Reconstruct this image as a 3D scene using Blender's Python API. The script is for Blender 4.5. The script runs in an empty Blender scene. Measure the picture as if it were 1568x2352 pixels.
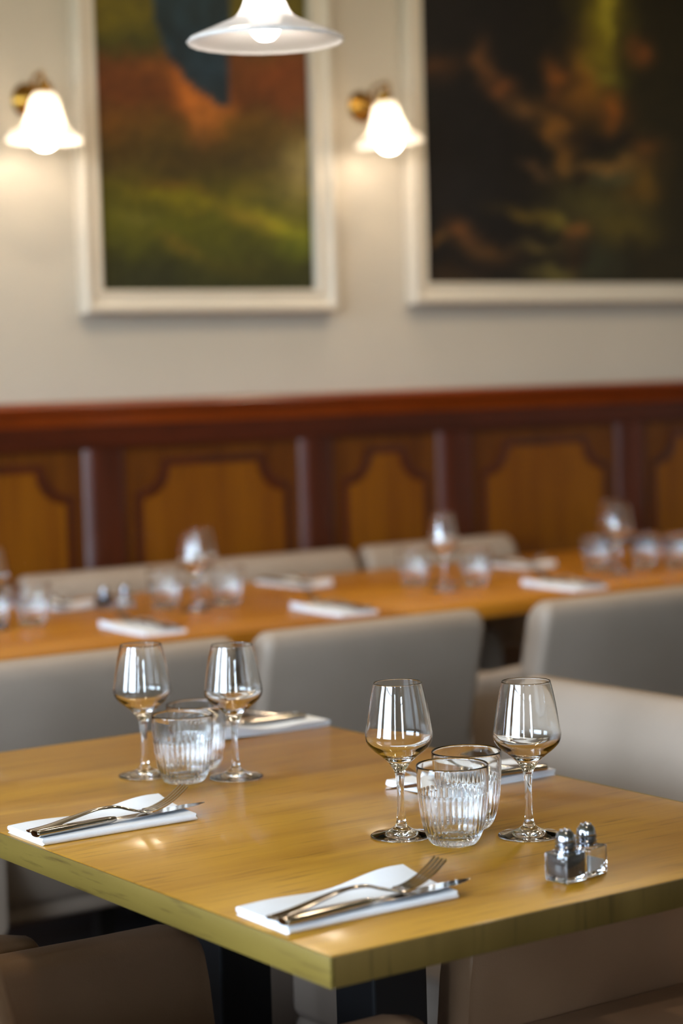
import bpy, bmesh, math, random
from mathutils import Vector, Matrix
S = bpy.context.scene
COL = S.collection
PI = math.pi
random.seed(7)

# ------------------------------------------------------------------ camera
cam = bpy.data.cameras.new('camera'); camo = bpy.data.objects.new('camera', cam); COL.objects.link(camo)
yaw, pit, rol = math.radians(34.84), math.radians(3.82), math.radians(-1.655)
fw = Vector((math.sin(yaw)*math.cos(pit), math.cos(yaw)*math.cos(pit), -math.sin(pit)))
ri = Vector((math.cos(yaw), -math.sin(yaw), 0)); up = ri.cross(fw)
ri2 = ri*math.cos(rol) + up*math.sin(rol); up2 = -ri*math.sin(rol) + up*math.cos(rol)
M = Matrix((ri2, up2, -fw)).transposed().to_4x4(); M.translation = Vector((0, 0, 1.29))
camo.matrix_world = M
cam.sensor_fit = 'VERTICAL'; cam.sensor_height = 36; cam.sensor_width = 24; cam.lens = 4785*36/2352
cam.clip_start = .05
cam.dof.use_dof = True; cam.dof.focus_distance = 2.44; cam.dof.aperture_fstop = 2.8; cam.dof.aperture_blades = 9
S.camera = camo

# ------------------------------------------------------------------ sky, exposure
S.view_settings.view_transform = 'Standard'; S.view_settings.look = 'None'
S.view_settings.gamma = 1; S.view_settings.use_curve_mapping = False
S.view_settings.exposure = 1.25
S.cycles.sample_clamp_indirect = 30; S.cycles.sample_clamp_direct = 40
S.cycles.max_bounces = 14; S.cycles.transmission_bounces = 12; S.cycles.glossy_bounces = 6; S.cycles.diffuse_bounces = 5
S.cycles.transparent_max_bounces = 10
S.cycles.blur_glossy = .5; S.cycles.caustics_reflective = False
W = bpy.data.worlds.new('sky'); S.world = W; W.use_nodes = True
nt = W.node_tree; nt.nodes.clear()
out = nt.nodes.new('ShaderNodeOutputWorld'); bg = nt.nodes.new('ShaderNodeBackground')
tc = nt.nodes.new('ShaderNodeTexCoord'); sx = nt.nodes.new('ShaderNodeSeparateXYZ'); rp = nt.nodes.new('ShaderNodeValToRGB')
nt.links.new(tc.outputs['Generated'], sx.inputs[0])
mr = nt.nodes.new('ShaderNodeMapRange'); mr.inputs[1].default_value = -.3; mr.inputs[2].default_value = .7
nt.links.new(sx.outputs[2], mr.inputs[0]); nt.links.new(mr.outputs[0], rp.inputs[0])
e = rp.color_ramp.elements
e[0].position = 0; e[0].color = (.10, .12, .10, 1); e[1].position = 1; e[1].color = (.62, .76, 1, 1)
k = e.new(.26); k.color = (.16, .2, .15, 1); k = e.new(.36); k.color = (.66, .83, 1, 1)
nt.links.new(rp.outputs[0], bg.inputs[0]); bg.inputs[1].default_value = 13.0
nt.links.new(bg.outputs[0], out.inputs[0])

# window openings: (wall, a0, a1, z0, z1); wall 'L' at x=XL running along y, wall 'F' at y=YF running along x
XL, XR, YF, YB, ZC = -2.6, 6.6, -3.4, 4.88, 3.0
WINS = [('L', -.2, 2.1, .95, 2.65), ('L', -1.9, -1.3, .95, 2.65), ('L', 2.7, 4.0, .95, 2.65), ('F', -1.2, -.4, 1.4, 2.6)]
for w in WINS:
    L = bpy.data.lights.new('window_portal', 'AREA'); L.shape = 'RECTANGLE'
    L.size = w[2]-w[1]; L.size_y = w[4]-w[3]; L.cycles.is_portal = True
    o = bpy.data.objects.new('window_portal', L); COL.objects.link(o)
    c = (w[1]+w[2])/2; z = (w[3]+w[4])/2
    if w[0] == 'L': o.location = (XL-.12, c, z); o.rotation_euler = (PI/2, 0, -PI/2)
    else: o.location = (c, YF-.12, z); o.rotation_euler = (PI/2, 0, PI)

# warm recessed ceiling lamps above the frame
for (x, y, p) in ((1.3, 3.0, 3.4), (2.9, 3.0, 3.8), (4.6, 3.0, 3.8), (2.1, 3.6, 5.0), (3.8, 3.6, 5.0), (1.2, 1.0, 2.2)):
    L = bpy.data.lights.new('ceiling_lamp', 'AREA'); L.shape = 'DISK'; L.size = .16; L.energy = p; L.color = (1, .82, .58)
    o = bpy.data.objects.new('ceiling_lamp', L); COL.objects.link(o); o.location = (x, y, ZC-.02)

# ------------------------------------------------------------------ materials
def srgb(r, g, b):
    f = lambda c: (c/255/12.92) if c/255 <= .04045 else ((c/255+.055)/1.055)**2.4
    return (f(r), f(g), f(b), 1)
MATS = {}
def mat(name, col, rough=.5, metal=0, spec=.5, noise=None, bump=None, coat=0, trans=0, ior=1.45, sheen=0):
    m = bpy.data.materials.new(name); m.use_nodes = True; MATS[name] = m
    n = m.node_tree.nodes; l = m.node_tree.links; b = n['Principled BSDF']
    b.inputs['Base Color'].default_value = col; b.inputs['Roughness'].default_value = rough
    b.inputs['Metallic'].default_value = metal; b.inputs['Specular IOR Level'].default_value = spec
    b.inputs['IOR'].default_value = ior; b.inputs['Transmission Weight'].default_value = trans
    b.inputs['Coat Weight'].default_value = coat; b.inputs['Coat Roughness'].default_value = .08
    b.inputs['Sheen Weight'].default_value = sheen
    if noise:
        sc, amt, col2 = noise
        t = n.new('ShaderNodeTexCoord'); q = n.new('ShaderNodeTexNoise'); q.inputs['Scale'].default_value = sc; q.inputs['Detail'].default_value = 5
        l.new(t.outputs['Object'], q.inputs['Vector'])
        x = n.new('ShaderNodeMix'); x.data_type = 'RGBA'; x.inputs[6].default_value = col; x.inputs[7].default_value = col2
        r = n.new('ShaderNodeMapRange'); r.inputs[1].default_value = .35; r.inputs[2].default_value = .65; r.inputs[4].default_value = amt
        l.new(q.outputs[0], r.inputs[0]); l.new(r.outputs[0], x.inputs[0]); l.new(x.outputs[2], b.inputs['Base Color'])
    if bump:
        sc, st = bump
        t = n.new('ShaderNodeTexCoord'); q = n.new('ShaderNodeTexNoise'); q.inputs['Scale'].default_value = sc; q.inputs['Detail'].default_value = 3
        l.new(t.outputs['Object'], q.inputs['Vector'])
        u = n.new('ShaderNodeBump'); u.inputs['Strength'].default_value = st; u.inputs['Distance'].default_value = .001
        l.new(q.outputs[0], u.inputs['Height']); l.new(u.outputs[0], b.inputs['Normal'])
    return m
def wood(name, c1, c2, c3, axis='Y', scale=1.0, rough=.3, coat=.3, spec=.5, coatr=.12):
    """streaky grain running along one axis, with darker pores"""
    m = mat(name, c1, rough, spec=spec, coat=coat); n = m.node_tree.nodes; l = m.node_tree.links; b = n['Principled BSDF']
    b.inputs['Coat Roughness'].default_value = coatr
    t = n.new('ShaderNodeTexCoord'); mp = n.new('ShaderNodeMapping')
    s = {'X': (1.2, 16, 16), 'Y': (16, 1.2, 16), 'Z': (16, 16, 1.2)}[axis]
    mp.inputs['Scale'].default_value = [v*scale for v in s]
    l.new(t.outputs['Object'], mp.inputs[0])
    q = n.new('ShaderNodeTexNoise'); q.inputs['Scale'].default_value = 1; q.inputs['Detail'].default_value = 6; q.inputs['Distortion'].default_value = .6
    l.new(mp.outputs[0], q.inputs['Vector'])
    q2 = n.new('ShaderNodeTexNoise'); q2.inputs['Scale'].default_value = 9; q2.inputs['Detail'].default_value = 4
    l.new(mp.outputs[0], q2.inputs['Vector'])
    x = n.new('ShaderNodeMix'); x.data_type = 'RGBA'; x.inputs[6].default_value = c1; x.inputs[7].default_value = c2
    r = n.new('ShaderNodeMapRange'); r.inputs[1].default_value = .38; r.inputs[2].default_value = .62
    l.new(q.outputs[0], r.inputs[0]); l.new(r.outputs[0], x.inputs[0])
    y = n.new('ShaderNodeMix'); y.data_type = 'RGBA'; y.inputs[7].default_value = c3
    r2 = n.new('ShaderNodeMapRange'); r2.inputs[1].default_value = .56; r2.inputs[2].default_value = .74; r2.inputs[4].default_value = .75
    l.new(q2.outputs[0], r2.inputs[0]); l.new(r2.outputs[0], y.inputs[0]); l.new(x.outputs[2], y.inputs[6])
    l.new(y.outputs[2], b.inputs['Base Color'])
    u = n.new('ShaderNodeBump'); u.inputs['Strength'].default_value = .12; u.inputs['Distance'].default_value = .0006
    l.new(q2.outputs[0], u.inputs['Height']); l.new(u.outputs[0], b.inputs['Normal'])
    return m
def emit(name, col, st):
    m = bpy.data.materials.new(name); m.use_nodes = True; n = m.node_tree.nodes; b = n['Principled BSDF']
    b.inputs['Base Color'].default_value = (.9, .9, .9, 1); b.inputs['Emission Color'].default_value = col; b.inputs['Emission Strength'].default_value = st
    return m

m_wall = mat('cream_paint', srgb(190, 181, 166), .85, noise=(3, .5, srgb(182, 173, 158)))
m_wallb = mat('pale_wall_paint', srgb(198, 190, 176), .8, noise=(3, .5, srgb(190, 182, 168)))
m_ceil = mat('ceiling_paint', srgb(225, 220, 205), .9, noise=(2, .3, srgb(215, 210, 196)))
m_floor = wood('dark_floor_boards', srgb(46, 32, 24), srgb(34, 24, 18), srgb(20, 14, 10), 'X', .5, .4, .1)
m_frame = mat('white_moulding_paint', srgb(204, 194, 178), .45, noise=(6, .3, srgb(194, 184, 168)))
m_oak = wood('lacquered_oak_top', srgb(182, 132, 34), srgb(160, 110, 24), srgb(120, 78, 16), 'X', 1.0, .34, .22, spec=.35, coatr=.09)
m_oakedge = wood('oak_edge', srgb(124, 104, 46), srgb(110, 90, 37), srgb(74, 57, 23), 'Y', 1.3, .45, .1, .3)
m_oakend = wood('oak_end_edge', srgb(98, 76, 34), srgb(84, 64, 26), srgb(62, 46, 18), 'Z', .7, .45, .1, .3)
m_oakfar = wood('lacquered_oak_far', srgb(184, 122, 34), srgb(164, 102, 24), srgb(132, 76, 16), 'X', 1.0, .38, .05, spec=.25, coatr=.1)
m_black = mat('black_metal', srgb(9, 9, 10), .55, noise=(20, .5, srgb(10, 10, 11)))
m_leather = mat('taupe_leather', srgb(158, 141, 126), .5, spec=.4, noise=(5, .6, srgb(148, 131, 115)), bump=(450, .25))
m_leathershade = mat('shade_browned_taupe_leather', srgb(130, 99, 72), .48, spec=.4, noise=(5, .6, srgb(120, 89, 63)), bump=(450, .25))  # same taupe leather, with the shade under the table painted into its colour
m_thread = mat('dark_stitching', srgb(66, 52, 42), .8, noise=(40, .4, srgb(50, 40, 32)))
m_chleg = mat('dark_chair_leg', srgb(24, 18, 14), .4, noise=(20, .5, srgb(16, 12, 9)))
m_maho = wood('mahogany_frame', srgb(72, 25, 3), srgb(56, 18, 2), srgb(36, 10, 1), 'X', .8, .4, .12, .3)
m_mahoz = wood('mahogany_stile', srgb(72, 25, 3), srgb(56, 18, 2), srgb(36, 10, 1), 'Z', .8, .36, .25, .4)
m_cap = wood('cap_rail_wood', srgb(140, 58, 16), srgb(116, 45, 12), srgb(86, 30, 8), 'X', .8, .28, .6)
m_veneer = wood('golden_veneer', srgb(122, 72, 4), srgb(106, 58, 3), srgb(86, 44, 2), 'Z', .6, .42, .05, .3)
m_veneerd = wood('dark_veneer', srgb(92, 50, 4), srgb(78, 38, 3), srgb(58, 27, 2), 'Z', .6, .42, .05, .3)
m_glass = mat('clear_glass', (1, 1, 1, 1), 0.0, trans=1, ior=1.47)
m_glass.node_tree.nodes['Principled BSDF'].inputs['Base Color'].default_value = (.985, .995, .995, 1)
m_steel = mat('polished_steel', srgb(196, 188, 178), .1, metal=1, noise=(30, .5, srgb(184, 176, 166)))
m_chrome = mat('shaker_cap_steel', srgb(170, 172, 180), .16, metal=1, noise=(30, .4, srgb(150, 150, 158)))
m_paper = mat('white_paper', srgb(236, 238, 242), .85, spec=.2, noise=(30, .5, srgb(228, 230, 236)), bump=(600, .3))
m_pepper = mat('ground_pepper', srgb(78, 66, 58), .9, noise=(900, 1, srgb(38, 32, 28)))
m_salt = mat('white_salt', srgb(235, 235, 236), .9, noise=(700, .6, srgb(205, 205, 208)))
m_brass = mat('aged_brass', srgb(178, 132, 58), .25, metal=1, noise=(30, .6, srgb(140, 98, 40)))
m_bulb = emit('warm_bulb', (1, .84, .66, 1), 17)
m_bulbp = emit('pendant_bulb', (1, .88, .72, 1), 12)
m_cable = mat('white_cable', srgb(210, 206, 196), .6, noise=(20, .3, srgb(196, 190, 180)))
m_winfr = mat('window_white', srgb(225, 225, 220), .5, noise=(8, .3, srgb(212, 212, 206)))
# opal glass: diffuse + translucent
def opal(name, col, mixf):
    m = bpy.data.materials.new(name); m.use_nodes = True; n = m.node_tree.nodes; l = m.node_tree.links
    b = n['Principled BSDF']; b.inputs['Base Color'].default_value = col; b.inputs['Roughness'].default_value = .15
    t = n.new('ShaderNodeBsdfTranslucent'); t.inputs[0].default_value = col
    q = n.new('ShaderNodeTexNoise'); q.inputs['Scale'].default_value = 12
    r = n.new('ShaderNodeMapRange'); r.inputs[3].default_value = mixf-.04; r.inputs[4].default_value = mixf+.04
    l.new(q.outputs[0], r.inputs[0])
    x = n.new('ShaderNodeMixShader'); l.new(r.outputs[0], x.inputs[0]); l.new(b.outputs[0], x.inputs[1]); l.new(t.outputs[0], x.inputs[2])
    l.new(x.outputs[0], n['Material Output'].inputs[0]); return m
m_opal = opal('opal_glass_shade', (.93, .91, .87, 1), .4)
m_opalp = opal('opal_pendant_shade', (.88, .88, .91, 1), .34)

# ------------------------------------------------------------------ mesh helpers
def obj(name, bm, m, parent=None, smooth=None, loc=None):
    bmesh.ops.remove_doubles(bm, verts=bm.verts, dist=1e-7)
    bm.normal_update()
    if smooth is not None:
        for f in bm.faces: f.smooth = True
        for ed in bm.edges:
            if len(ed.link_faces) == 2 and ed.calc_face_angle(0) > math.radians(smooth): ed.smooth = False
    me = bpy.data.meshes.new(name); bm.to_mesh(me); bm.free()
    o = bpy.data.objects.new(name, me); COL.objects.link(o)
    for mm in (m if isinstance(m, (list, tuple)) else [m]): me.materials.append(mm)
    if parent: o.parent = parent
    if loc: o.location = loc
    return o
def thing(name, label, cat, loc=(0, 0, 0), rotz=0, group=None):
    o = bpy.data.objects.new(name, None); COL.objects.link(o); o.empty_display_size = .05
    o.location = loc; o.rotation_euler = (0, 0, rotz); return tag(o, label, cat, group)
def tag(o, label, cat, group=None):
    o['label'] = label; o['category'] = cat
    if group: o['group'] = group
    return o
def struct(name, bm, m, parent=None, smooth=None):
    o = obj(name, bm, m, parent, smooth)
    if not parent: o['kind'] = 'structure'
    return o
def dup(root, loc, rotz, label, group=None, scale=None):
    r = root.copy(); COL.objects.link(r); r.location = loc; r.rotation_euler = (0, 0, rotz)
    r['label'] = label
    if group: r['group'] = group
    if scale: r.scale = scale
    for ch in list(root.children):
        c = ch.copy(); COL.objects.link(c); c.parent = r
        for g in ch.children:
            d = g.copy(); COL.objects.link(d); d.parent = c
    return r
def box(bm, x0, x1, y0, y1, z0, z1, bev=0, seg=3):
    r = bmesh.ops.create_cube(bm, size=1)
    vs = r['verts']
    for v in vs:
        v.co = Vector(((x0+x1)/2 + v.co.x*(x1-x0), (y0+y1)/2 + v.co.y*(y1-y0), (z0+z1)/2 + v.co.z*(z1-z0)))
    if bev:
        es = list({ed for v in vs for ed in v.link_edges})
        bmesh.ops.bevel(bm, geom=es, offset=bev, segments=seg, affect='EDGES', profile=.5)
    return bm
def B(*a, **k): return box(bmesh.new(), *a, **k)
def lathe(bm, prof, n=48, mod=None):
    """prof: list of (r,z); mod(i_frac, k, r, z)->r for modulation"""
    rings = []
    for kk, (r, z) in enumerate(prof):
        if r < 1e-6: rings.append([bm.verts.new((0, 0, z))]); continue
        ring = []
        for i in range(n):
            a = 2*PI*i/n; rr = mod(a, kk, r, z) if mod else r
            ring.append(bm.verts.new((rr*math.cos(a), rr*math.sin(a), z)))
        rings.append(ring)
    for a, b in zip(rings, rings[1:]):
        if len(a) == 1 and len(b) == 1: continue
        for i in range(n):
            j = (i+1) % n
            if len(a) == 1: bm.faces.new((a[0], b[j], b[i]))
            elif len(b) == 1: bm.faces.new((a[i], a[j], b[0]))
            else: bm.faces.new((a[i], a[j], b[j], b[i]))
    return bm
def spline(pts, n=8):
    """Catmull-Rom through tuples"""
    P = [pts[0]] + list(pts) + [pts[-1]]; o = []
    for i in range(1, len(P)-2):
        for s in range(n):
            t = s/n; o.append(tuple(.5*(2*b + (c-a)*t + (2*a-5*b+4*c-d)*t*t + (-a+3*b-3*c+d)*t**3) for a, b, c, d in zip(P[i-1], P[i], P[i+1], P[i+2])))
    o.append(tuple(pts[-1])); return o
def sweep(bm, secs, cap=True):
    """secs: list of lists of Vector (same count, closed loops)"""
    R = [[bm.verts.new(p) for p in s] for s in secs]; n = len(R[0])
    for a, b in zip(R, R[1:]):
        for i in range(n):
            j = (i+1) % n; bm.faces.new((a[i], a[j], b[j], b[i]))
    if cap:
        bm.faces.new(list(reversed(R[0]))); bm.faces.new(R[-1])
    bmesh.ops.recalc_face_normals(bm, faces=bm.faces)
    return bm
def tube(bm, pts, rad, n=12):
    pts = [Vector(p) for p in pts]; secs = []; prev = None
    for i, p in enumerate(pts):
        d = (pts[min(i+1, len(pts)-1)] - pts[max(i-1, 0)]).normalized()
        a = d.orthogonal() if prev is None else (prev - d*prev.dot(d)); a.normalize(); prev = a
        b = d.cross(a); r = rad(i/(len(pts)-1)) if callable(rad) else rad
        secs.append([p + (a*math.cos(2*PI*k/n) + b*math.sin(2*PI*k/n))*r for k in range(n)])
    return sweep(bm, secs)

# ------------------------------------------------------------------ room shell
T = .2
def wall_with_holes(name, wall):
    bm = bmesh.new(); hs = sorted([w for w in WINS if w[0] == wall], key=lambda w: w[1])
    lo, hi = (YF, YB) if wall == 'L' else (XL-T, XR+T)
    def blk(a0, a1, z0, z1):
        if wall == 'L': box(bm, XL-T, XL, a0, a1, z0, z1)
        else: box(bm, a0, a1, YF-T, YF, z0, z1)
    cur = lo
    for w in hs:
        blk(cur, w[1], 0, ZC); blk(w[1], w[2], 0, w[3]); blk(w[1], w[2], w[4], ZC); cur = w[2]
    blk(cur, hi, 0, ZC)
    struct(name, bm, m_wall if wall == 'L' else m_wallb)
wall_with_holes('wall_left', 'L'); wall_with_holes('wall_front', 'F')
struct('wall_back', B(XL-T, XR+T, YB, YB+T, 0, ZC), m_wall)
struct('wall_right', B(XR, XR+T, YF, YB, 0, ZC), m_wallb)
struct('floor', B(XL-T, XR+T, YF-T, YB+T, -.1, 0), m_floor)
struct('ceiling', B(XL-T, XR+T, YF-T, YB+T, ZC, ZC+.1), m_ceil)
for i, w in enumerate(WINS):
    bm = bmesh.new(); f = .06
    def bar(a0, a1, z0, z1):
        if w[0] == 'L': box(bm, XL-.11, XL-.05, a0, a1, z0, z1, .006, 2)
        else: box(bm, a0, a1, YF-.11, YF-.05, z0, z1, .006, 2)
    bar(w[1], w[2], w[3], w[3]+f); bar(w[1], w[2], w[4]-f, w[4]); bar(w[1], w[1]+f, w[3], w[4]); bar(w[2]-f, w[2], w[3], w[4])
    c = w[1]+(w[2]-w[1])*.5
    if i == 2: bar(c-.02, c+.02, w[3], w[4])
    bar(w[1], w[2], 2.15, 2.19)
    o = struct('window_%d' % (i+1), bm, m_winfr)

# ---- wainscot on the back wall
YW = YB
struct('trim_1', B(XL, XR, YW-.018, YW, 0, 1.2), m_maho)                       # backing board
bm = bmesh.new()                                                            # cap rail
prof = [(0, 1.236), (-.052, 1.236), (-.062, 1.231), (-.066, 1.222), (-.062, 1.212), (-.05, 1.206), (-.042, 1.195), (-.036, 1.18), (-.03, 1.17), (0, 1.17)]
sweep(bm, [[Vector((x, YW+p[0], p[1])) for p in prof] for x in (XL, XR)])
struct('trim_2', bm, m_cap, smooth=30)
struct('trim_3', B(XL, XR, YW-.032, YW-.016, 1.108, 1.172, bev=.004), m_maho)   # top rail
struct('trim_4', B(XL, XR, YW-.032, YW-.016, 0, .22, bev=.004), m_maho)
stiles = [(-1.3, -1.18), (-.36, -.24), (.18, .3), (.88, 1.0), (1.38, 1.5), (2.03, 2.15), (2.561, 2.68), (3.24, 3.35), (3.727, 3.857), (4.43, 4.55), (4.95, 5.07), (5.64, 5.76)]
ti = 5
for a, b in stiles:
    bm = bmesh.new()
    P = [(a, -.016), (a, -.022), (a+.014, -.035), (a+.026, -.040), (b-.016, -.040), (b-.004, -.034), (b, -.026), (b, -.016)]
    sweep(bm, [[Vector((p[0], YW+p[1], z)) for p in P] for z in (.22, 1.108)])
    struct('trim_%d' % ti, bm, m_mahoz, smooth=25); ti += 1
def octa(x0, x1, z0, z1, c, n=6):
    """rectangle whose corners are scooped by concave arcs of radius c"""
    pts = []
    for (cx, cz, a0) in ((x1, z1, 270), (x0, z1, 0), (x0, z0, 90), (x1, z0, 180)):
        for k in range(n+1):
            a = math.radians(a0 - 0 - 90*k/n) if True else 0
            pts.append((cx + c*math.cos(a), cz + c*math.sin(a)))
    return pts
for (a0, b0), (a1, b1) in zip(stiles, stiles[1:]):
    x0, x1 = b0, a1
    if x1 < 1.3: continue
    struct('trim_%d' % ti, B(x0, x1, YW-.022, YW-.017, .22, 1.108), m_veneerd); ti += 1
    cx0, cx1, cz0, cz1, c = x0+.035, x1-.035, .255, 1.075, .085
    def loop(ins, y):
        X0, X1, Z0, Z1 = cx0+ins, cx1-ins, cz0+ins, cz1-ins
        cc = c; L = []
        for (cx, cz, aa, bb) in ((X1, Z1, 270, 180), (X0, Z1, 360, 270), (X0, Z0, 90, 0), (X1, Z0, 180, 90)):
            for k in range(7):
                a = math.radians(aa + (bb-aa)*k/6); L.append(Vector((cx+cc*math.cos(a), y, cz+cc*math.sin(a))))
        return L
    bm = bmesh.new()
    R = [[bm.verts.new(p) for p in loop(i, y)] for i, y in ((0, YW-.021), (0, YW-.028), (.012, YW-.0295), (.02, YW-.026), (.021, YW-.026))]
    for p, q in zip(R, R[1:]):
        for i in range(len(p)):
            j = (i+1) % len(p); bm.faces.new((p[i], p[j], q[j], q[i]))
    fld = bmesh.new()
    f = fld.faces.new([fld.verts.new(p) for p in loop(.02, YW-.026)])
    bmesh.ops.recalc_face_normals(bm, faces=bm.faces)
    mo = struct('trim_%d' % ti, bm, m_mahoz, smooth=30); ti += 1
    bmesh.ops.triangulate(fld, faces=fld.faces)
    bmesh.ops.recalc_face_normals(fld, faces=fld.faces)
    ex = bmesh.ops.extrude_face_region(fld, geom=list(fld.faces))
    for v in ex['geom']:
        if isinstance(v, bmesh.types.BMVert): v.co.y += .004
    bmesh.ops.recalc_face_normals(fld, faces=fld.faces)
    obj('panel_field', fld, m_veneer, mo)

# ------------------------------------------------------------------ framed paintings
def frame_mesh(x0, x1, z0, z1, w=.062):
    # profile from outer edge inwards (inset, depth)
    P = [(0, 0), (0, .040), (.006, .046), (.016, .046), (.024, .036), (.040, .030), (.050, .034), (.056, .034), (w, .024), (w, .0)]
    bm = bmesh.new(); R = []
    for ins, d in P:
        R.append([bm.verts.new((x, YB-.001-d, z)) for x, z in ((x0+ins, z0+ins), (x1-ins, z0+ins), (x1-ins, z1-ins), (x0+ins, z1-ins))])
    for a, b in zip(R, R[1:]+R[:1]):
        for i in range(4):
            j = (i+1) % 4; bm.faces.new((a[i], a[j], b[j], b[i]))
    bmesh.ops.recalc_face_normals(bm, faces=bm.faces); return bm
def hashn(i, j):
    v = math.sin(i*127.1 + j*311.7)*43758.5453; return v - math.floor(v)
def vnoise(x, y):
    i, j = math.floor(x), math.floor(y); fx, fy = x-i, y-j; fx = fx*fx*(3-2*fx); fy = fy*fy*(3-2*fy)
    a = hashn(i, j)*(1-fx)+hashn(i+1, j)*fx; b = hashn(i, j+1)*(1-fx)+hashn(i+1, j+1)*fx
    return a*(1-fy)+b*fy
def painting(x0, x1, z0, z1, base, blobs, polys, parent, px_of, step=.012, gain=1.0):
    """a grid canvas with a colour per corner; brush patches are soft ellipses given in reference units"""
    nx = int((x1-x0)/step); nz = int((z1-z0)/step); bm = bmesh.new(); cl = bm.loops.layers.float_color.new('paint')
    V = []; C = []
    for j in range(nz+1):
        rv = []; rc = []
        for i in range(nx+1):
            x = x0+(x1-x0)*i/nx; z = z0+(z1-z0)*j/nz
            u, v = px_of(x, z)
            wu = u + 40*(vnoise(u/55, v/45)-.5) + 16*(vnoise(u/17+9, v/17)-.5); wv = v + 34*(vnoise(u/60+31, v/50+7)-.5) + 14*(vnoise(u/15, v/18+3)-.5)
            c = list(base(wu, wv))
            for (bx, by, rx, ry, ang, bc, s) in blobs:
                dx, dy = wu-bx, wv-by; ca, sa = math.cos(math.radians(ang)), math.sin(math.radians(ang))
                p, q = (dx*ca+dy*sa)/rx, (-dx*sa+dy*ca)/ry; d = p*p+q*q
                if d < 4:
                    k = min(1, s*gain)*math.exp(-d*.9); c = [a*(1-k)+b*k*gain for a, b in zip(c, bc)]
            for poly, pc, soft in polys:
                ins = False; n = len(poly)
                for q in range(n):
                    (ax, ay), (bx, by) = poly[q], poly[(q+1) % n]
                    if (ay > v) != (by > v) and u < (bx-ax)*(v-ay)/(by-ay)+ax: ins = not ins
                if ins:
                    k = .92; sh = .75+.5*vnoise(wu/24, wv/60); c = [a*(1-k)+b*sh*k for a, b in zip(c, pc)]
            g = .88+.24*vnoise(u/14+5, v/12)
            rv.append(bm.verts.new((x, YB-.012, z))); rc.append([min(1, q*1.2) for q in srgb(*[max(0, min(255, a*g)) for a in c])[:3]]+[1])
        V.append(rv); C.append(rc)
    for j in range(nz):
        for i in range(nx):
            f = bm.faces.new((V[j][i], V[j][i+1], V[j+1][i+1], V[j+1][i]))
            for lp, cc in zip(f.loops, (C[j][i], C[j][i+1], C[j+1][i+1], C[j+1][i])): lp[cl] = cc
    m = bpy.data.materials.new('oil_paint'); m.use_nodes = True; n = m.node_tree.nodes; l = m.node_tree.links; b = n['Principled BSDF']
    at = n.new('ShaderNodeVertexColor'); at.layer_name = 'paint'
    q = n.new('ShaderNodeTexNoise'); q.inputs['Scale'].default_value = 45; q.inputs['Detail'].default_value = 4
    t = n.new('ShaderNodeTexCoord'); l.new(t.outputs['Object'], q.inputs['Vector'])
    x = n.new('ShaderNodeMix'); x.data_type = 'RGBA'; x.blend_type = 'OVERLAY'; x.inputs[0].default_value = .3
    l.new(at.outputs[0], x.inputs[6]); l.new(q.outputs[0], x.inputs[7]); l.new(x.outputs[2], b.inputs['Base Color'])
    u = n.new('ShaderNodeBump'); u.inputs['Strength'].default_value = .3; u.inputs['Distance'].default_value = .001
    l.new(q.outputs[0], u.inputs['Height']); l.new(u.outputs[0], b.inputs['Normal'])
    b.inputs['Roughness'].default_value = .55; b.inputs['Specular IOR Level'].default_value = .25
    o = obj('canvas', bm, m, parent)
    bb = B(x0, x1, YB-.011, YB-.001, z0, z1); obj('backing_board', bb, m_black, parent)
    return o
def lerp(a, b, t): t = max(0, min(1, t)); return [x+(y-x)*t for x, y in zip(a, b)]
# left painting, in units where x 229..714 spans the canvas and y grows downwards from the top of the visible part
def base_l(u, v):
    pts = [(-200, (74, 62, 14)), (60, (84, 74, 12)), (110, (52, 50, 16)), (150, (84, 48, 16)), (240, (88, 46, 16)), (300, (78, 56, 18)), (380, (66, 52, 20)), (440, (70, 64, 14)), (520, (74, 72, 14)), (600, (52, 52, 18)), (700, (40, 40, 20))]
    for (a, ca), (b, cb) in zip(pts, pts[1:]):
        if v <= b: return lerp(ca, cb, (v-a)/(b-a))
    return pts[-1][1]
px_l = lambda x, z: (222+(x-2.64)/.675*488, 667-(z-1.525)*(852-(x-2.64)*60))
blobs_l = [(440, 225, 70, 30, 40, (176, 98, 34), 1), (410, 180, 26, 44, -10, (156, 86, 28), .9), (480, 290, 34, 50, 10, (160, 92, 34), .9), (460, 330, 20, 30, 0, (104, 66, 28), .7),
  (650, 175, 90, 50, 0, (112, 54, 20), .7), (300, 200, 90, 40, 0, (90, 46, 16), .6), (290, 300, 60, 30, 0, (104, 62, 18), .6), (540, 300, 50, 24, -10, (98, 66, 16), .6),
  (690, 390, 46, 70, 0, (128, 112, 62), .8), (700, 340, 14, 20, 0, (150, 132, 84), .6), (560, 430, 60, 18, -20, (100, 86, 20), .7), (400, 460, 110, 16, 12, (112, 100, 14), .8), (620, 520, 100, 20, 22, (128, 120, 18), .85),
  (540, 500, 60, 16, 20, (120, 96, 30), .6), (300, 500, 40, 16, 0, (98, 92, 40), .5), (380, 430, 60, 14, 10, (110, 72, 20), .6), (400, 570, 60, 14, 20, (104, 86, 24), .7), (330, 640, 110, 40, 0, (38, 38, 24), .7), (520, 620, 80, 26, 10, (70, 62, 20), .5),
  (670, 570, 60, 30, 0, (84, 92, 18), .6), (450, 380, 70, 30, 0, (54, 42, 18), .5), (260, 60, 60, 50, 0, (96, 84, 10), .6), (620, 60, 40, 60, 0, (104, 84, 12), .7)]
poly_l = [([(345, -220), (560, -220), (535, 0), (528, 120), (518, 262), (492, 250), (425, 200), (385, 140), (355, 60)], (22, 40, 52), 1)]
pl = thing('framed_painting', 'tall white-framed painting of olive and rust brushwork with a dark teal drape', 'painting', (0, 0, 0))
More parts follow.
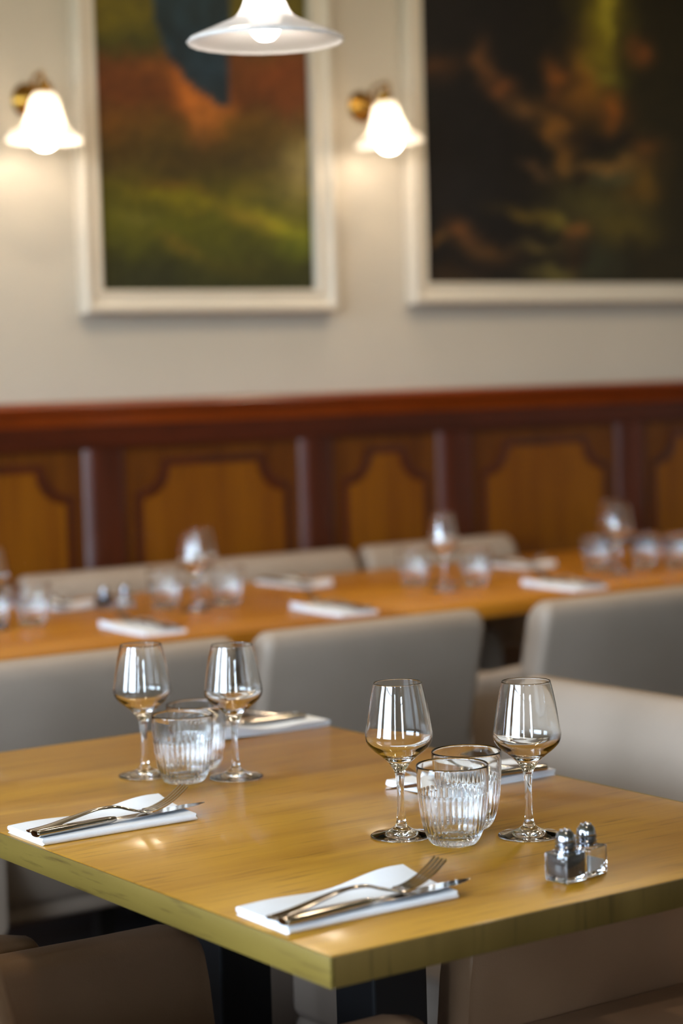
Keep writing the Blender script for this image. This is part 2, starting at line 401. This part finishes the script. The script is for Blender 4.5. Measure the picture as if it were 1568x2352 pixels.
obj('frame', frame_mesh(2.578, 3.378, 1.463, 2.80), m_frame, pl)
painting(2.64, 3.316, 1.525, 2.738, base_l, blobs_l, poly_l, pl, px_l)
px_r = lambda x, z: (970+(x-3.71)*590+(x-3.71)**2*75, 648-(z-1.545)*(790-60*(x-3.71)))
def base_r(u, v):
    k = max(0, min(1, (u-1150)/400)); return lerp((21, 17, 16), (37, 31, 18), k)
blobs_r = [(1120, 140, 24, 44, 0, (96, 60, 30), .7), (1150, 200, 30, 26, 40, (104, 60, 28), .7), (1200, 250, 40, 18, 20, (98, 66, 32), .7), (1290, 190, 22, 40, 0, (118, 66, 24), .8),
 (1370, 190, 50, 90, 10, (112, 68, 22), .75), (1450, 250, 44, 40, 0, (122, 64, 22), .8), (1430, 60, 60, 130, 0, (104, 92, 20), .85), (1445, 40, 14, 60, 0, (150, 138, 40), .7), (1440, 175, 40, 16, 0, (100, 96, 30), .7),
 (1290, 290, 60, 22, 40, (108, 70, 26), .8), (1300, 350, 20, 44, 0, (110, 74, 28), .7), (1230, 385, 40, 14, 25, (82, 58, 36), .7), (1430, 375, 110, 12, 0, (118, 84, 40), .75), (1440, 400, 70, 16, 0, (66, 66, 46), .7),
 (1210, 490, 70, 12, 10, (92, 72, 22), .75), (1290, 510, 50, 16, 25, (100, 88, 30), .8), (1060, 530, 44, 18, 15, (112, 66, 28), .8), (1000, 555, 30, 14, 0, (96, 66, 28), .7), (1110, 570, 60, 20, 15, (82, 54, 24), .7), (1345, 532, 26, 18, 10, (126, 68, 30), .8),
 (1250, 570, 60, 12, 0, (80, 68, 34), .7), (1400, 470, 130, 60, 0, (62, 56, 26), .7), (1480, 520, 90, 40, 0, (78, 66, 24), .7), (1330, 590, 20, 40, 0, (92, 58, 26), .6), (1280, 630, 60, 20, 0, (82, 74, 36), .75), (1540, 110, 30, 30, 0, (112, 62, 26), .8),
 (1400, 600, 70, 40, 0, (48, 50, 34), .6), (1540, 420, 60, 40, 0, (92, 66, 22), .7), (1550, 340, 50, 30, 0, (100, 62, 26), .6), (1330, 590, 30, 22, 0, (24, 18, 14), .7), (1430, 320, 110, 14, 0, (24, 18, 16), .8), (1370, 400, 20, 14, 0, (26, 14, 10), .8), (1010, 150, 60, 24, 0, (66, 40, 20), .7), (1050, 630, 80, 24, 0, (50, 34, 18), .6), (1080, 420, 60, 120, 0, (22, 20, 20), .6)]
pr = thing('framed_painting', 'wide white-framed painting, near black with glowing rust and olive patches', 'painting', (0, 0, 0))
obj('frame', frame_mesh(3.648, 5.60, 1.483, 2.80), m_frame, pr)
painting(3.71, 5.538, 1.545, 2.738, base_r, blobs_r, [], pr, px_r, .014, 1.12)

# ------------------------------------------------------------------ tables
def make_table(label, x0, x1, y0, y1, m_top, cols, m_edge, m_end=None):
    cx, cy = (x0+x1)/2, (y0+y1)/2; hx, hy = (x1-x0)/2, (y1-y0)/2
    t = thing('dining_table', label, 'table', (cx, cy, 0))
    obj('tabletop', B(-hx+.004, hx-.004, -hy+.004, hy-.004, .72, .75, bev=.0015, seg=2), m_top, t, 40)
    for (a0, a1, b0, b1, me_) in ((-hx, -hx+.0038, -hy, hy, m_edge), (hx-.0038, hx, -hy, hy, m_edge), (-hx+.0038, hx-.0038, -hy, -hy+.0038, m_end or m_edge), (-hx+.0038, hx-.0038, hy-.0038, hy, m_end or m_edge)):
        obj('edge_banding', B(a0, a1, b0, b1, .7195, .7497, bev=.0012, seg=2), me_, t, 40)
    for (px, py) in cols:
        px -= cx; py -= cy
        obj('column', B(px-.04, px+.04, py-.04, py+.04, .03, .705, bev=.004), m_black, t)
    xs = [c[0]-cx for c in cols]; ys = [c[1]-cy for c in cols]
    obj('mounting_plate', B(min(xs)-.12, max(xs)+.12, min(ys)-.12, max(ys)+.12, .705, .7195, bev=.003), m_black, t)
    obj('foot_plate', B(min(xs)-.19, max(xs)+.19, min(ys)-.19, max(ys)+.19, 0, .03, bev=.006), m_black, t)
    return t
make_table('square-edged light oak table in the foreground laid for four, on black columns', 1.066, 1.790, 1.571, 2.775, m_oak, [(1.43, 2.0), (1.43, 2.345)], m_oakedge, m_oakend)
for x0, x1, lb in ((1.42, 2.768, 'oak table by the wall at the left end of the back row'), (2.772, 4.118, 'middle oak table of the back row beneath the wainscot'), (4.122, 5.47, 'oak table by the wall at the right end of the back row')):
    cx = (x0+x1)/2
    make_table(lb, x0, x1, 3.72, 4.62, m_oakfar, [(cx-.3, 4.17), (cx+.3, 4.17)], m_oakfar)

# ------------------------------------------------------------------ armchairs
def make_chair(label, m_up, leg=m_chleg):
    """front +y, base at origin; upholstered tub armchair with a reclined slab back"""
    t = thing('dining_armchair', label, 'chair')
    w = .27
    # back: swept in z, reclined
    bm = bmesh.new(); secs = []
    zs = [.34, .36, .5, .62, .72, .765, .785, .796, .80]
    for z in zs:
        rec = (z-.34)*.24
        th = .075; ins = 0
        if z > .76: q = (z-.76)/.04; th *= math.sqrt(max(.02, 1-q*q*.85)); ins = .02*(1-math.sqrt(max(0, 1-q*q)))
        if z < .36: th *= .8
        yc = -.168 - rec; L = []
        hw = w-ins; r = min(.022, th*.45)
        for (sx, sy) in ((1, 1), (-1, 1), (-1, -1), (1, -1)):
            a0 = {(1, 1): 0, (-1, 1): 90, (-1, -1): 180, (1, -1): 270}[(sx, sy)]
            for k in range(5):
                a = math.radians(a0+90*k/4); L.append(Vector((sx*(hw-r)+r*math.cos(a), yc+sy*(th/2-r)+r*math.sin(a), z)))
        secs.append(L)
    sweep(bm, secs); obj('backrest', bm, m_up, t, 50)
    # seat cushion with a crowned top
    bm = B(-.205, .205, -.2, .235, .36, .492, bev=.02, seg=5)
    obj('seat', bm, m_up, t, 50)
    obj('seat_base', B(-.206, .206, -.19, .228, .30, .362, bev=.012), m_up, t, 50)
    for s in (-1, 1):
        bm = bmesh.new(); secs = []
        for y, zt in ((-.245, .668), (-.2, .660), (-.08, .630), (0, .620), (.12, .618), (.22, .618), (.246, .613), (.254, .60), (.256, .57)):
            wd = .034 if y < .24 else .030
            L = []; r = .022
            yy = y
            for (sx, zz, a0) in ((1, zt, 0), (-1, zt, 90), (-1, .30, 180), (1, .30, 270)):
                sz = 1 if zz > .4 else -1
                for k in range(5):
                    a = math.radians(a0+90*k/4)
                    zc = zz - sz*r + r*math.sin(a)
                    # front of the arm leans forward towards the floor
                    off = (.62-zc)*.10 if y > .1 else 0
                    L.append(Vector((s*.236 + sx*(wd-r)+r*math.cos(a), yy+off, zc)))
            secs.append(L)
        sweep(bm, secs); ar = obj('armrest', bm, m_up, t, 50)
        # stitched seam along the arm top edge
        bm = bmesh.new()
        y = -.17
        while y < .225:
            tube(bm, [(s*.2702, y, .606), (s*.2702, y+.008, .606)], .0009, 5); y += .013
        obj('stitching', bm, m_thread, ar)
    for sx in (-1, 1):
        for sy in (-1, 1):
            bm = bmesh.new(); secs = []
            for z, h in ((.302, .022), (0, .015)):
                x = sx*(.222 + (.302-z)*.02); y = sy*.19 + sy*(.302-z)*.05
                secs.append([Vector((x+a*h, y+b*h, z)) for a, b in ((-1, -1), (1, -1), (1, 1), (-1, 1))])
            sweep(bm, secs); obj('leg', bm, leg, t)
    return t
ch = make_chair('taupe armchair pushed in at the near left side of the foreground table', m_leathershade)
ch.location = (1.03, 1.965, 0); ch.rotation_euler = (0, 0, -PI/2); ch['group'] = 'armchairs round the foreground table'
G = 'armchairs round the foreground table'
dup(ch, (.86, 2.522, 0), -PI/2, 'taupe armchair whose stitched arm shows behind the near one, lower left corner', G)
dup(ch, (1.785, 1.738, 0), PI/2, 'shade-browned taupe armchair whose seat shows under the right front edge of the table', G)
ch2 = make_chair('pale taupe armchair facing left behind the right-hand wine glasses', m_leather)
ch2.location = (1.85, 2.285, 0); ch2.rotation_euler = (0, 0, PI/2); ch2['group'] = G
G = 'armchairs with their backs turned along the back row of tables'
dup(ch2, (1.792, 3.61, 0), 0, 'taupe armchair seen from behind at the far left, rising behind the left wine glasses', G)
dup(ch2, (2.386, 3.61, 0), 0, 'taupe armchair seen from behind in the middle, its right side free standing', G)
dup(ch2, (3.072, 3.60, 0), 0, 'taupe armchair seen from behind at the right, beyond the pale one', G)
G = 'armchairs against the wainscot'
dup(ch2, (2.572, 4.49, 0), PI, 'beige armchair against the wainscot, left of the three behind the back tables', G, (.95, 1, 1))
dup(ch2, (3.09, 4.49, 0), PI, 'beige armchair against the wainscot, middle of the three behind the back tables', G, (.95, 1, 1))
dup(ch2, (3.648, 4.49, 0), PI, 'beige armchair against the wainscot with free right corner, right of the three', G, (1.0, 1, 1))

# ------------------------------------------------------------------ glassware
def make_wine(label, res=64):
    t = thing('wine_glass', label, 'wine glass')
    outer = spline([(.0095, .0815), (.0130, .0868), (.0205, .0940), (.0305, .1020), (.0372, .1095), (.0393, .1175), (.0384, .1260), (.0345, .1500), (.0313, .1670), (.0283, .1795)], 7)
    inner = spline([(.0271, .1795), (.0301, .1670), (.0333, .1500), (.0371, .1265), (.0379, .1180), (.0356, .1108), (.0285, .1040), (.0180, .0965), (.0080, .0915), (.0, .0900)], 7)
    rim = [(.0283, .1803), (.0278, .1806), (.0273, .1803)]
    obj('bowl', lathe(bmesh.new(), outer+rim+inner, res), m_glass, t, 80)
    stem = spline([(.0078, .0125), (.0056, .018), (.0046, .026), (.0041, .040), (.0042, .055), (.0049, .067), (.0062, .0755), (.0095, .0815)], 6)
    obj('stem', lathe(bmesh.new(), stem, 40), m_glass, t, 80)
    foot = spline([(0.0, .0022), (.010, .0015), (.024, .0008), (.0335, .0002)], 5) + [(.0350, .0), (.0360, .0005), (.0364, .0014), (.0358, .0024)] + spline([(.0345, .0030), (.028, .0042), (.020, .0060), (.013, .0088), (.0078, .0125)], 6)
    obj('foot', lathe(bmesh.new(), foot, res), m_glass, t, 80)
    return t
def make_tumbler(label, n=216):
    flutes = 36
    outer = spline([(0, .003), (.012, .0025), (.021, .0006), (.0248, .0010), (.0288, .0050), (.0330, .0140), (.0366, .027), (.0388, .042), (.0400, .056), (.0405, .063)], 6)
    up = [(.0407, .066), (.0409, .072), (.0412, .080), (.0414, .0895)]
    rim = [(.0413, .0912), (.0407, .0920), (.0399, .0912)]
    inner = [(.0397, .0895), (.0394, .080)] + spline([(.0391, .068), (.0384, .050), (.0370, .034), (.0335, .020), (.0270, .0115), (.015, .0085), (0, .008)], 6)
    prof = outer+up+rim+inner; no = len(outer)
    def mod(a, k, r, z):
        if k < no and z < .0615 and r > .02:
            s = abs(math.sin(a*flutes/2))
            f = min(1, (.0615-z)/.004)*min(1, (r-.02)/.006)
            return r - .0012*f*(1-s)
        return r
    t = lathe(bmesh.new(), prof, n, mod)
    o = obj('ribbed_tumbler', t, m_glass, None, 60)
    return tag(o, label, 'tumbler')
wg = make_wine('front left wine glass of the right-hand group, beside the ribbed tumblers')
G1 = 'wine glasses on the foreground table'; wg['group'] = G1; wg.location = (1.416, 1.931, .7502)
dup(wg, (1.527, 1.833, .7502), .3, 'rightmost wine glass on the foreground table, behind the salt and pepper shakers', G1)
dup(wg, (1.377, 2.464, .7502), .9, 'leftmost wine glass on the foreground table', G1)
dup(wg, (1.462, 2.367, .7502), 1.4, 'wine glass right of the left-hand pair of tumblers', G1)
tb = make_tumbler('ribbed tumbler at the front of the right-hand group, nearest to us')
G2 = 'ribbed tumblers on the foreground table'; tb['group'] = G2; tb.location = (1.438, 1.86, .7502)
dup(tb, (1.502, 1.915, .7502), .05, 'ribbed tumbler half hidden behind the nearest one, between two wine glasses', G2)
dup(tb, (1.395, 2.390, .7502), .1, 'ribbed tumbler in front in the left-hand group, above the raised fork tines', G2)
dup(tb, (1.453, 2.451, .7502), .2, 'ribbed tumbler half hidden at the back of the left-hand group', G2)

# ------------------------------------------------------------------ napkins and cutlery
def make_napkin(label, wave=.0095, seed=0):
    """folded paper napkin: length .212 along x, width .10 along y (fold at -y), layers open at +y"""
    Lx, Wy, th, nl = .208, .098, .0016, 4
    gap = .0006; bm = bmesh.new()
    # serpentine centre line of the layers -> closed outline
    H = nl*th+(nl-1)*gap
    outl = []
    # outer shell: bottom layer from the open side to the fold, round it, top layer back
    def P(y, z): outl.append((y, z))
    N = 8
    for k in range(N+1): P(Wy/2 - (Wy-H/2)*k/N, 0)
    for k in range(1, 8):
        a = -PI/2 - PI*k/8; P(-Wy/2+H/2+H/2*math.cos(a), H/2+H/2*math.sin(a))
    for k in range(N+1): P(-Wy/2+H/2+(Wy-H/2)*k/N, H)
    # layered open side: notches between the leaves
    z = H
    for i in range(nl-1):
        z -= th; P(Wy/2-.001*(i % 2), z); P(Wy/2-.010, z-gap*.2); P(Wy/2-.010, z-gap*.8); z -= gap; P(Wy/2-.0015*((i+1) % 2), z)
    secs = []; n = 26
    for i in range(n+1):
        u = i/n; x = -Lx/2+Lx*u; L = []
        for (y, z) in outl:
            v = (y+Wy/2)/Wy
            q = max(0, min(1, (u-.45)/.5)); lift = wave*q*q*(3-2*q)*(v**2.2)*(.3+.7*z/H)
            lift += .0012*math.sin(u*9+seed)*v*(z/H)
            xx = x + .0015*math.sin(z/H*7+seed)*(1 if u in (0, 1) else 0)
            L.append(Vector((xx + v*.002, y, z + lift)))
        secs.append(L)
    sweep(bm, secs)
    o = obj('paper_napkin', bm, m_paper, None, 60); return tag(o, label, 'napkin')
def make_fork(label):
    """along +x, handle end at x=0, tines end at .2; z=0 rests on the napkin"""
    bm = bmesh.new()
    path = spline([(0, .0022, .0095), (.006, .0018, .0105), (.03, .0045, .0098), (.06, .0105, .0078), (.09, .0155, .0056), (.115, .0150, .0040), (.132, .0098, .0036), (.145, .0060, .0062), (.152, .0048, .0110), (.158, .0046, .0125)], 5)
    secs = []
    for (x, z, w) in path:
        h = .0014 if w > .005 else .0018
        if x < .004: w *= .6+.4*x/.004
        secs.append([Vector((x, w*c, z+h*s)) for c, s in [(math.cos(2*PI*k/14), math.sin(2*PI*k/14)) for k in range(14)]])
    sweep(bm, secs)
    for i in range(4):
        yy = (i-1.5)*.0062
        secs = []
        for (x, z) in spline([(.156, .0046), (.167, .0060), (.183, .0115), (.197, .0195), (.209, .0285)], 4):
            s = (x-.155)/.045; hw = .0022*(1-.45*s); y = yy*(1+.02*s)
            secs.append([Vector((x, y-hw, z-.0009)), Vector((x, y+hw, z-.0009)), Vector((x, y+hw, z+.0009)), Vector((x, y-hw, z+.0009))])
        sweep(bm, secs)
    return tag(obj('fork', bm, m_steel, None, 50), label, 'fork')
def make_knife(label):
    t = thing('table_knife', label, 'knife')
    bm = bmesh.new(); secs = []
    for (x, w, h) in spline([(0, .006, .0030), (.003, .0088, .0042), (.03, .0088, .0044), (.07, .0074, .0042), (.1, .0062, .0040), (.108, .0050, .0036), (.113, .0034, .0026)], 4):
        secs.append([Vector((x, w*c*(abs(c)**-.3 if abs(c) > .01 else 1), .0045+h*s)) for c, s in [(math.cos(2*PI*k/16+.01), math.sin(2*PI*k/16+.01)) for k in range(16)]])
    sweep(bm, secs); obj('handle', bm, m_steel, t, 50)
    bm = bmesh.new(); secs = []
    for i in range(41):
        u = i/40; x = .112+.132*u
        top = .0042*min(1, u*8+.5); edge = (.0095+.0035*math.sin(u*PI))*min(1, u*6+.35)
        if u > .8: q = (u-.8)/.2; top = top*(1-q)-edge*.2*q; edge *= 1-q*q*.75
        ser = .0005*math.sin(u*90) if .35 < u < .98 else 0
        zc = .0042
        secs.append([Vector((x, top, zc-.0008)), Vector((x, -edge+ser, zc-.0001)), Vector((x, -edge+ser, zc+.0001)), Vector((x, top, zc+.0008))])
    sweep(bm, secs); obj('blade', bm, m_steel, t, 40)
    return t
NAP = {}
def place_setting(x, y, rot, names, first, z=.7502, fd=(-.101, -.002, 0), kd=(-.100, -.023, 0), tilt=0):
    """centre of the napkin at x,y; names: labels for napkin, fork, knife"""
    H = .0082; R = Matrix.Rotation(rot, 4, 'Z')
    def at(d): v = R @ Vector((d[0], d[1], 0)); return (x+v.x, y+v.y)
    gs = ('paper napkins', 'forks', 'table knives') if first is None else first
    if 'n' not in NAP:
        NAP['n'] = make_napkin(names[0]); NAP['n'].location = (x, y, z); NAP['n'].rotation_euler = (0, 0, rot)
        NAP['f'] = make_fork(names[1]); NAP['k'] = make_knife(names[2]); objs = [NAP['n'], NAP['f'], NAP['k']]
    else:
        objs = [dup(NAP['n'], (x, y, z), rot, names[0]), dup(NAP['f'], (0, 0, 0), 0, names[1]), dup(NAP['k'], (0, 0, 0), 0, names[2])]
    for o, g in zip(objs, gs): o['group'] = g
    fx, fy = at(fd); kx, ky = at(kd)
    objs[1].location = (fx, fy, z+H+.0032); objs[1].rotation_euler = (0, 0, rot+math.radians(fd[2]))
    objs[2].location = (kx, ky, z+H+.0004); objs[2].rotation_euler = (0, 0, rot+math.radians(kd[2]))
    return objs
GF = ('paper napkins on the foreground table', 'forks on the foreground table', 'knives on the foreground table')
place_setting(1.183, 1.709, 0, ('white napkin nearest to us, by the front corner of the table, one corner lifted', 'fork on the napkin nearest the front corner of the table', 'knife under the fork on the napkin nearest the front corner'), GF, fd=(-.112, -.026, -1), kd=(-.108, -.045, 4))
place_setting(1.178, 2.218, 0, ('white napkin at the left edge of the foreground table', 'fork with raised tines pointing at the left-hand tumbler', 'knife on the napkin at the left edge of the table'), GF, fd=(-.108, -.018, -2), kd=(-.108, -.035, 5))
place_setting(1.683, 2.135, PI, ('white napkin behind the right-hand glasses, in front of the pale chair', 'fork on the napkin behind the right-hand glasses', 'knife on the napkin behind the right-hand glasses'), GF, fd=(-.075, .020, 3), kd=(-.085, .048, -5))
place_setting(1.690, 2.670, PI, ('white napkin at the far corner, behind the left-hand wine glasses', 'fork on the far corner napkin behind the left-hand wine glasses', 'knife on the far corner napkin behind the left-hand wine glasses'), GF, fd=(-.075, -.020, -2), kd=(-.080, .010, -3))

# ------------------------------------------------------------------ shakers
def make_shaker(label, m_fill, level, tiltfill=0):
    t = thing('pepper_shaker' if m_fill is m_pepper else 'salt_shaker', label, 'shaker')
    s = .0165
    bm = B(-s, s, -s, s, 0, .031, bev=.0028, seg=3)
    # inner cavity (flipped)
    b2 = bmesh.new(); si = s-.0022; box(b2, -si, si, -si, si, .0055, .0292, bev=.002, seg=2)
    bmesh.ops.reverse_faces(b2, faces=b2.faces)
    me = bpy.data.meshes.new('tmp'); b2.to_mesh(me); b2.free(); bm.from_mesh(me); bpy.data.meshes.remove(me)
    obj('glass_body', bm, m_glass, t, 40)
    q = si-.0003
    bm = B(-q, q, -q, q, .0058, level, bev=.001, seg=1)
    if tiltfill:
        for v in bm.verts:
            if v.co.z > .012: v.co.z += -v.co.x*tiltfill
    obj('contents', bm, m_fill, t)
    prof = [(0, .0305), (.0108, .0305), (.0113, .032), (.0113, .0365), (.0104, .0375), (.0104, .038), (.0113, .039), (.0112, .0415), (.0103, .0422), (.0103, .0426), (.0107, .0434)] + spline([(.0107, .0434), (.0098, .0478), (.0075, .0515), (.0040, .0540), (0, .0548)], 4)[1:]
    cp = obj('cap', lathe(bmesh.new(), prof, 32), m_chrome, t, 35)
    bm = bmesh.new()
    for i in range(7):
        a = i*2*PI/6; r = .005 if i else 0; z = .0535 if i else .0549
        bmesh.ops.create_icosphere(bm, subdivisions=1, radius=.0011, matrix=Matrix.Translation((r*math.cos(a), r*math.sin(a), z)))
    obj('cap_holes', bm, m_chrome, cp, 60)
    return t
GS = 'salt and pepper shakers'
pp = make_shaker('glass pepper shaker with dark contents near the right front edge', m_pepper, .0288); pp.location = (1.4215, 1.6475, .7502); pp.rotation_euler = (0, 0, math.radians(8)); pp['group'] = GS
ss = make_shaker('glass salt shaker with white contents touching the pepper shaker', m_salt, .019, .35); ss.location = (1.457, 1.655, .7502); ss.rotation_euler = (0, 0, math.radians(14)); ss['group'] = GS
GS2 = 'shakers on the back row of tables'
dup(pp, (2.335, 4.345, .7502), .2, 'small pepper shaker on the left back table beside a napkin', GS2)
dup(ss, (2.385, 4.335, .7502), .3, 'small salt shaker on the left back table, right of the pepper', GS2)

# ------------------------------------------------------------------ back row table laying
GW, GT = 'wine glasses on the back row of tables', 'ribbed tumblers on the back row of tables'
fars = [('left', (2.46, 4.135), (2.545, 4.245), (2.448, 4.255), (2.573, 4.179)),
        ('middle', (3.105, 4.03), (3.205, 4.16), (3.131, 4.188), (3.232, 4.065)),
        ('right', (3.655, 4.00), (3.778, 4.165), (3.698, 4.133), (3.818, 4.076))]
for nm, a, b, c, d in fars:
    dup(wg, (*a, .7502), .2, 'front wine glass of the %s group on the back row of tables' % nm, GW)
    dup(wg, (*b, .7502), .7, 'wine glass standing behind another in the %s group on the back row' % nm, GW)
    dup(tb, (*c, .7502), .1, 'ribbed tumbler left of the wine glasses in the %s back row group' % nm, GT)
    dup(tb, (*d, .7502), .4, 'ribbed tumbler right of the wine glasses in the %s back row group' % nm, GT)
dup(wg, (1.965, 4.17, .7502), .2, 'wine glass cut by the left edge of the photo on the back table', GW)
dup(tb, (1.995, 4.235, .7502), .1, 'left of two ribbed tumblers at the left edge on the back table', GT)
dup(tb, (2.065, 4.180, .7502), .1, 'right of two ribbed tumblers at the left edge on the back table', GT)
dup(tb, (3.865, 4.000, .7502), .1, 'ribbed tumbler cut by the right edge of the photo on the back table', GT)
GB = ('paper napkins on the back row of tables', 'forks on the back row of tables', 'knives on the back row of tables')
HP = PI/2
for (x, y, r, nm) in ((2.185, 3.90, HP, 'near side of the left back table'), (2.665, 3.87, HP, 'near side of the back row, before the seam of the tables'), (3.345, 3.86, HP, 'near side of the back row at the right'),
                      (2.275, 4.48, -HP, 'far side of the left back table beside the shakers'), (2.935, 4.44, -HP, 'far side of the middle back table, before the chairs'), (3.62, 4.37, -HP, 'far side of the back row, right of the middle tumblers')):
    place_setting(x, y, r, ('white napkin on the ' + nm, 'fork on the ' + nm, 'knife on the ' + nm), GB, fd=(-.1, -.01, 2), kd=(-.105, -.03, 0))

# ------------------------------------------------------------------ wall lamps
def make_sconce(label, px, pz, sx, sy, sz, tilt):
    """wall plate centre (px, YB, pz); shade rim centre (sx, sy, sz)"""
    t = thing('wall_lamp', label, 'wall lamp', (px, YB, pz))
    L = lambda x, y, z: Vector((x-px, y-YB, z-pz))
    bm = lathe(bmesh.new(), [(0, 0), (.043, 0), (.045, .004), (.042, .010), (.034, .014), (.030, .020), (.018, .026), (.012, .034), (0, .036)], 40)
    bmesh.ops.rotate(bm, verts=bm.verts, cent=(0, 0, 0), matrix=Matrix.Rotation(PI/2, 3, 'X'))
    obj('wall_plate', bm, m_brass, t, 40)
    top = L(sx, sy, sz+.125)
    pts = spline([(0, -.03, 0), (0, -.055, .012), (top.x*.5, -.085, .040), (top.x*.9, top.y+.02, top.z+.045), (top.x, top.y, top.z+.034), (top.x, top.y, top.z)], 6)
    obj('arm', tube(bmesh.new(), pts, .0055, 12), m_brass, t, 60)
    Rm = Matrix.Translation(L(sx, sy, sz)) @ Matrix.Rotation(math.radians(tilt), 4, 'Y')
    bm = lathe(bmesh.new(), [(0, .150), (.010, .149), (.013, .140), (.021, .134), (.023, .118), (.023, .112), (.020, .112), (0, .113)], 32)
    bmesh.ops.transform(bm, matrix=Rm, verts=bm.verts); obj('lamp_holder', bm, m_brass, t, 40)
    out = spline([(.024, .116), (.030, .108), (.037, .090), (.042, .068), (.049, .046), (.060, .030), (.076, .020), (.090, .010), (.0955, .0)], 6)
    inn = [(r-.0035, z-.0015) for r, z in reversed(out)]; inn[0] = (out[-1][0]-.002, -.002)
    def frill(a, k, r, z): return r*(1+.012*max(0, (r-.06)/.035)*math.cos(a*12))
    bm = lathe(bmesh.new(), out+inn, 72, frill); bmesh.ops.recalc_face_normals(bm, faces=bm.faces)
    bmesh.ops.transform(bm, matrix=Rm, verts=bm.verts); obj('lamp_shade', bm, m_opal, t, 60)
    bm = lathe(bmesh.new(), spline([(0, -.024), (.015, -.021), (.028, -.009), (.034, .008), (.031, .026), (.020, .044), (.013, .058), (.012, .080)], 5)+[(0, .082)], 32)
    bmesh.ops.recalc_face_normals(bm, faces=bm.faces)
    bmesh.ops.transform(bm, matrix=Rm, verts=bm.verts); obj('light_bulb', bm, m_bulb, t, 60)
    return t
make_sconce('brass wall lamp with white bell shade at the left edge of the photo', 2.452, 2.010, 2.405, 4.70, 1.888, 2)
make_sconce('brass wall lamp with white bell shade between the two paintings', 3.505, 2.045, 3.470, 4.70, 1.920, -7)
# ------------------------------------------------------------------ pendants
def make_pendant(label, x, y, z):
    t = thing('pendant_lamp', label, 'pendant lamp', (x, y, z))
    out = spline([(.018, .118), (.022, .110), (.026, .085), (.030, .062), (.037, .044), (.048, .032), (.070, .022), (.095, .011), (.115, .002), (.1195, -.003)], 6)
    inn = [(r-.003, zz-.003) for r, zz in reversed(out)]; inn[0] = (out[-1][0]-.001, -.0055)
    def frill(a, k, r, zz): return r*(1+.008*max(0, (r-.08)/.04)*math.cos(a*24))
    bm = lathe(bmesh.new(), out+inn, 96, frill); bmesh.ops.recalc_face_normals(bm, faces=bm.faces)
    obj('lamp_shade', bm, m_opalp, t, 60)
    bm = lathe(bmesh.new(), [(0, .165), (.008, .163), (.012, .150), (.019, .140), (.0205, .116), (.0205, .112), (0, .112)], 32); obj('lamp_holder', bm, m_brass, t, 40)
    bm = lathe(bmesh.new(), spline([(0, -.003), (.011, -.001), (.020, .008), (.0235, .021), (.020, .037), (.012, .052), (.010, .075)], 5)+[(0, .078)], 32)
    bmesh.ops.recalc_face_normals(bm, faces=bm.faces); obj('light_bulb', bm, m_bulbp, t, 60)
    obj('cable', tube(bmesh.new(), [(0, 0, .16), (0, 0, ZC-z-.03)], .003, 8), m_cable, t)
    obj('ceiling_cup', lathe(bmesh.new(), [(0, ZC-z-.045), (.03, ZC-z-.04), (.045, ZC-z-.01), (.045, ZC-z), (0, ZC-z)], 32), m_brass, t, 40)
    return t
p1 = make_pendant('white opal pendant lamp hanging at the top centre of the photo', 1.757, 2.690, 1.800)
make_pendant('white opal pendant lamp cut by the right edge of the photo', 2.84, 2.70, 1.800)
